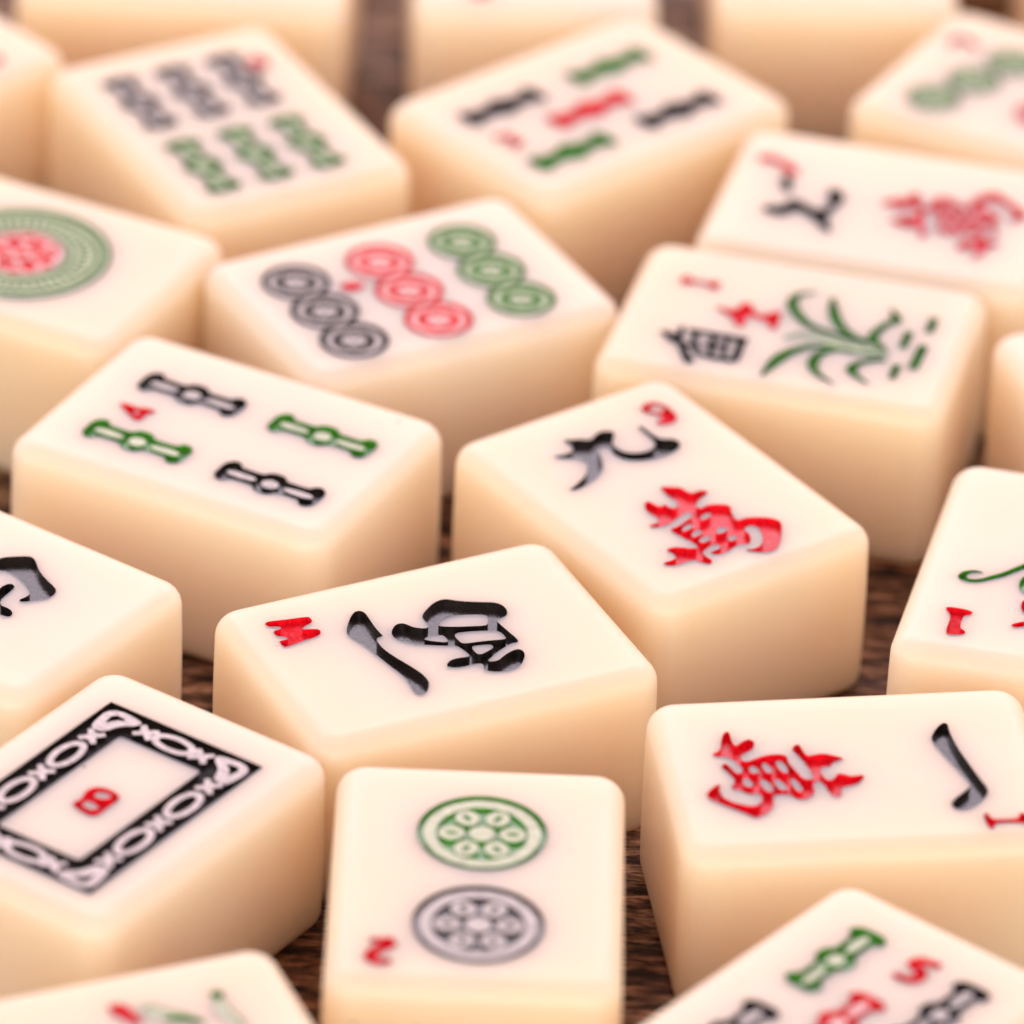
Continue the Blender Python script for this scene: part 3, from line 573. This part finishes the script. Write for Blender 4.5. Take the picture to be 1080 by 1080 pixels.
def rrect(a, b, r, n=7):
    out = []
    for cx, cy, a0 in ((a - r, b - r, 0), (-a + r, b - r, 90), (-a + r, -b + r, 180), (a - r, -b + r, 270)):
        for k in range(n + 1):
            t = math.radians(a0 + 90 * k / n); out.append((cx + r * math.cos(t), cy + r * math.sin(t)))
    return out
def body_mesh(a, b, marks, parent):
    ha, hb = a / 2, b / 2
    ring = rrect(ha - RB - .12, hb - RB - .12, max(.25, RC - RB - .12))
    regs = []
    for name, col, regions in marks:
        dm = max(r[1] for r in regions) + .04
        regs.append((regions, dm))
    polys = [ring] + [r[0] for regions, _ in regs for r in regions]
    v, f = cdt(polys)
    tris = [ccw(t, v) for t in f if len(t) == 3]
    dep = []
    for t in tris:
        c = (sum(v[i][0] for i in t) / 3, sum(v[i][1] for i in t) / 3)
        d = 0
        for regions, dm in regs:
            dd = 0
            for p, q, _ in regions:
                if inside(c, p): dd = q
            if dd > 0: d = dm
        dep.append(d)
    _, edge, pos = relief(None, None, TH, tris, v, dep, None)
    M = Mesh()
    for i, t in enumerate(tris):
        M.face([M.vert(('f', k, dep[i]) if dep[i] else ('f', round(v[k][0], 3), round(v[k][1], 3)), (*pos[k], TH - dep[i])) for k in t])
    for l in edge.values():
        if len(l) != 2: continue
        (i, p, q), (j, _, _) = l
        if abs(dep[i] - dep[j]) < 1e-6: continue
        zi, zj = TH - dep[i], TH - dep[j]
        M.face([M.vert(('w', q, zi), (*pos[q], zi)), M.vert(('w', p, zi), (*pos[p], zi)), M.vert(('w', p, zj), (*pos[p], zj)), M.vert(('w', q, zj), (*pos[q], zj))])
    # rounded edge, side walls (very slightly full in the middle) and underside
    rows = [(RB + .12, TH), (RB, TH)]
    n = 8
    for k in range(1, n + 1):
        t = math.radians(90 * k / n); rows.append((RB * (1 - math.sin(t)), TH - RB * (1 - math.cos(t))))
    for k in range(1, 6):
        s = k / 6; rows.append((-0.10 * math.sin(math.pi * s), TH - RB - (TH - 2 * RB) * s))
    for k in range(n + 1):
        t = math.radians(90 * k / n); rows.append((RB * (1 - math.cos(t)), RB * (1 - math.sin(t))))
    prev = None
    for ri, (ins, z) in enumerate(rows):
        pts = rrect(ha - ins, hb - ins, max(.25, RC - ins))
        if ri == 0: cur = [M.vert(('f', round(x, 3), round(y, 3)), (x, y, z)) for x, y in pts]
        else: cur = [M.vert(('r', ri, i), (x, y, z)) for i, (x, y) in enumerate(pts)]
        if prev:
            m = len(cur)
            for i in range(m):
                j = (i + 1) % m; M.face([prev[i], cur[i], cur[j], prev[j]])
        prev = cur
    M.face(prev[::-1])
    return M.build('tile_body', [RESIN], parent)

def make_tile(cx, cy, deg, long_first, label, marks, group='engraved mahjong tiles lying on the boards'):
    e = bpy.data.objects.new('mahjong_tile', None); S.collection.objects.link(e)
    e.empty_display_size = 0.01
    e.location = (cx * MM, (cy - YO) * MM, 0.0); e.rotation_euler = (0, 0, math.radians(deg))
    e['label'] = label; e['category'] = 'mahjong tile'; e['group'] = group
    a, b = (TL, TW) if long_first else (TW, TL)
    body_mesh(a, b, marks, e)
    for name, col, regions in marks: mark_mesh(name, col, regions, e)
    return e

# ------------------------------------------------------------------ the tiles: centre x, y (mm), turn (deg), long side first
PLACE = {
 'north': (-7.08, 655.00, -63.19, False),
 'wan9': (15.39, 685.84, -53.47, True),
 'bam4': (-29.96, 693.06, -26.86, True),
 'dot9': (-11.85, 725.21, -60.11, False),
 'plum': (29.29, 719.67, -13.40, True),
 'wanB': (39.98, 746.09, -13.40, True),
 'dot7': (58.75, 772.68, -28.92, True),
 'bam5': (6.90, 767.02, -48.25, False),
 'bam6': (-33.43, 760.36, -60.35, True),
 'dot1': (-54.83, 729.15, -25.52, True),
 'lmid': (-55.45, 662.57, -34.17, True),
 'white': (-38.35, 625.22, -33.86, False),
 'dot2': (-1.91, 614.16, 0.08, False),
 'wan1': (34.69, 634.98, 8.81, True),
 'bam1': (55.96, 672.71, -12.54, False),
 'rmid': (72.91, 714.15, -67.50, False),
 'bam5n': (32.62, 593.16, -38.45, False),
 'bleft': (-33.44, 581.78, -67.28, False),
 'backL': (-39.94, 801.01, -2.40, True),
 'backM': (-0.24, 807.21, 1.99, False),
 'backR': (34.71, 811.04, 1.29, False),
 'tl': (-74.98, 777.57, -45.76, True),
 'brA': (61.14, 850.03, -3.83, False),
 'brB': (76.85, 808.73, 4.24, True),
}
def T(key): return [traced(*m) for m in TRACED.get(key, [])]
def turned(mark, dx, dy):                    # the same engraving turned half round
    return (mark[0], mark[1], [([(-x + dx, -y + dy) for x, y in p], d, s) for p, d, s in mark[2]])
H2 = math.pi / 2
wan1 = T('wan1')
FACES = {
 'north': ('tile in sharp focus with large black character and red N near its left corner', T('north')),
 'wan9': ('tile with black brush character, a red character and a red 9 near its far corner', T('wan9')),
 'bam4': ('tile with two black and two green bamboo sticks and a small red 4',
          [stick(-7.15, -6.45, 0, 'green'), stick(-6.95, 4.6, 0, 'black'), stick(8.8, 4.5, 0, 'green'), stick(8.8, -6.6, 0, 'black')] + T('bam4')),
 'dot9': ('cream tile with rows of three black, three red and three green circles',
          [ring_circle(x, y, 3.72, 'dull_' + c) for y, c in ((-11.1, 'black'), (-.9, 'red'), (9.2, 'green')) for x in (-5.6, 1.15, 7.9)]
          + [traced('numeral', 'dull_red', [(.6, 'p', [(-3.2, -6.9), (-2.2, -7.5), (-1.2, -6.8), (-1.2, -5.6), (-1.9, -4.3), (-3.0, -5.5)])])]),
 'plum': ('cream tile with green orchid drawing beside small red and black characters', T('plum')),
 'wanB': ('tile with black strokes and a blurred red character, directly behind the green orchid tile', T('wanB') + [turned(wan1[0], -.3, -1.0)]),
 'dot7': ('blurred cream tile at upper right with a slanting row of green circles',
          [flower_circle(x, y, 3.05, 'dull_green', rim=.84) for x, y in ((-10.8, -7.6), (-8.9, -1.4), (-7.0, 4.8))]
          + [flower_circle(x, y, 3.0, 'dull_red', rim=.84) for x, y in ((1.2, -4.3), (1.2, 4.0), (9.0, -4.3), (9.0, 4.0))]
          + [traced('numeral', 'red', [(.6, 'r', [(-15.0, 4.4), (-15.0, 7.0), (-12.0, 5.6)], [.7, .8, .7])])]),
 'bam5': ('blurred tile with five bamboo sticks, the middle one red, behind the nine circles tile',
          [stick(-5.1, 7.3, H2, 'dull_green', 11.2, .9, 0), stick(-5.2, -8.5, H2, 'dull_black', 11.2, .9, 0), stick(1.2, -1.0, H2, 'dull_red', 11.2, .9, 0),
           stick(7.25, 6.8, H2, 'dull_black', 11.2, .9, 0), stick(7.25, -8.9, H2, 'dull_green', 11.2, .9, 0),
           traced('numeral', 'dull_red', [(.6, 'r', [(-.3, -14.0), (.4, -12.2), (1.4, -13.0), (2.2, -12.2), (2.6, -13.6)], [.8, .9, .9, .9, .7])])]),
 'bam6': ('blurred tile at upper left with three black and three green bamboo sticks',
          [stick(x, y, 0, 'dull_' + c, 12.4, 1.05, 1.15) for x, c in ((-7.0, 'black'), (8.7, 'green')) for y in (-7.5, -1.0, 5.4)]
          + [traced('numeral', 'dull_red', [(.6, 'p', [(-11.2, 8.2), (-9.8, 7.2), (-8.4, 8.0), (-8.2, 9.2), (-9.6, 9.9), (-10.9, 9.5)]), (0, 'p', [(-9.6, 8.0), (-8.9, 8.5), (-9.4, 9.0), (-10.0, 8.6)])])]),
 'dot1': ('cream tile at left edge with one great green circle around a red flower', great_circle(1.0, -.5)),
 'lmid': ('tile cut by left edge showing part of one large black character', T('lmid')),
 'white': ('cream tile with black chain pattern frame around a small red letter B', [chain_frame()] + T('white')),
 'dot2': ('cream tile with a green circle above a black circle and a red 2',
          [flower_circle(.3, 6.9, 6.3, 'green'), flower_circle(.3, -8.4, 6.3, 'black'),
           traced('numeral', 'dull_red', [(.6, 'r', [(-7.6, -11.7), (-9.0, -11.75), (-9.9, -11.7)], [1.3, .9, .8]),
                                     (.6, 'r', [(-7.7, -11.75), (-8.4, -12.7), (-9.5, -13.6), (-9.7, -14.6), (-8.8, -15.2), (-7.7, -14.9)], [1.3, 1.2, 1.2, 1.3, 1.1, .7])])]),
 'wan1': ('tile at lower right with a red character left of one black stroke', wan1),
 'bam1': ('tile cut by right edge with a thin curling green line and red 1', T('bam1')),
 'rmid': ('blurred tile corner with no marks, cut by right edge beside the orchid tile', []),
 'bam5n': ('blurred tile in lower right corner with bamboo sticks and a clear red 5',
           [stick(-6.0, 7.0, H2, 'green'), stick(6.65, 6.5, H2, 'black'), stick(.4, -1.0, H2, 'red', 11.0), stick(-6.2, -9.2, H2, 'black'), stick(6.6, -9.2, H2, 'green'),
            traced('numeral', 'dull_red', [(.6, 'r', [(2.1, 12.7), (.9, 12.5), (-.2, 12.3)][::-1], [1.0, 1.0, .95]),
                                      (.6, 'r', [(-.1, 12.4), (-.1, 11.2), (.9, 11.0), (1.6, 10.2), (1.4, 9.2), (.4, 8.8), (-.5, 9.0)], [.95, 1.1, 1.2, 1.25, 1.2, 1.0, .8])])]),
 'bleft': ('blurred tile cut by the bottom edge, with soft green and red flower marks',
           [traced('flower', 'green', [(.15, 'r', [(-7.0, 11.4), (-4.6, 11.0), (-1.5, 12.0)], [.8, 1.5, 1.0], 'wash'), (.15, 'r', [(-7.4, 4.5), (-6.0, 5.0), (-4.0, 7.6)], [1.4, 1.8, 1.4], 'wash'),
                                       (.6, 'p', [(-7.8, 11.0), (-7.0, 10.6), (-6.2, 11.2), (-6.6, 12.0), (-7.5, 12.0)]), (.6, 'r', [(-4.9, 5.2), (-4.6, 7.2), (-3.0, 8.6)], [.7, 1.0, .6]),
                                       (.5, 'r', [(-4.0, -2.0), (-2.0, 1.0), (3.0, 2.0)], [.6, 1.0, .5])]),
            traced('flower', 'red', [(.6, 'p', [(-8.6, 1.2), (-7.6, .9), (-6.4, 1.4), (-4.8, 2.4), (-4.8, 3.4), (-6.0, 3.2), (-7.4, 3.0), (-8.6, 2.4)]), (.5, 'p', [(-3.8, -4.6), (-2.6, -4.8), (-2.4, -3.4), (-3.6, -3.2)])])]),
 'backL': ('blurred tile cut by top edge, directly behind the three black and three green sticks', []),
 'backM': ('blurred tile cut by top edge with a trace of red, middle of three', T('backM')),
 'backR': ('blurred blank tile cut by top edge, rightmost of the three large ones there', []),
 'tl': ('blurred cream tile at upper left edge with a small red mark', T('tl')),
 'brA': ('blurred shaded cream tile side at the top edge behind the green circles tile', []),
 'brB': ('blurred pale tile sliver in the top right corner', []),
}
for key, (label, marks) in FACES.items():
    make_tile(*PLACE[key], label, marks)
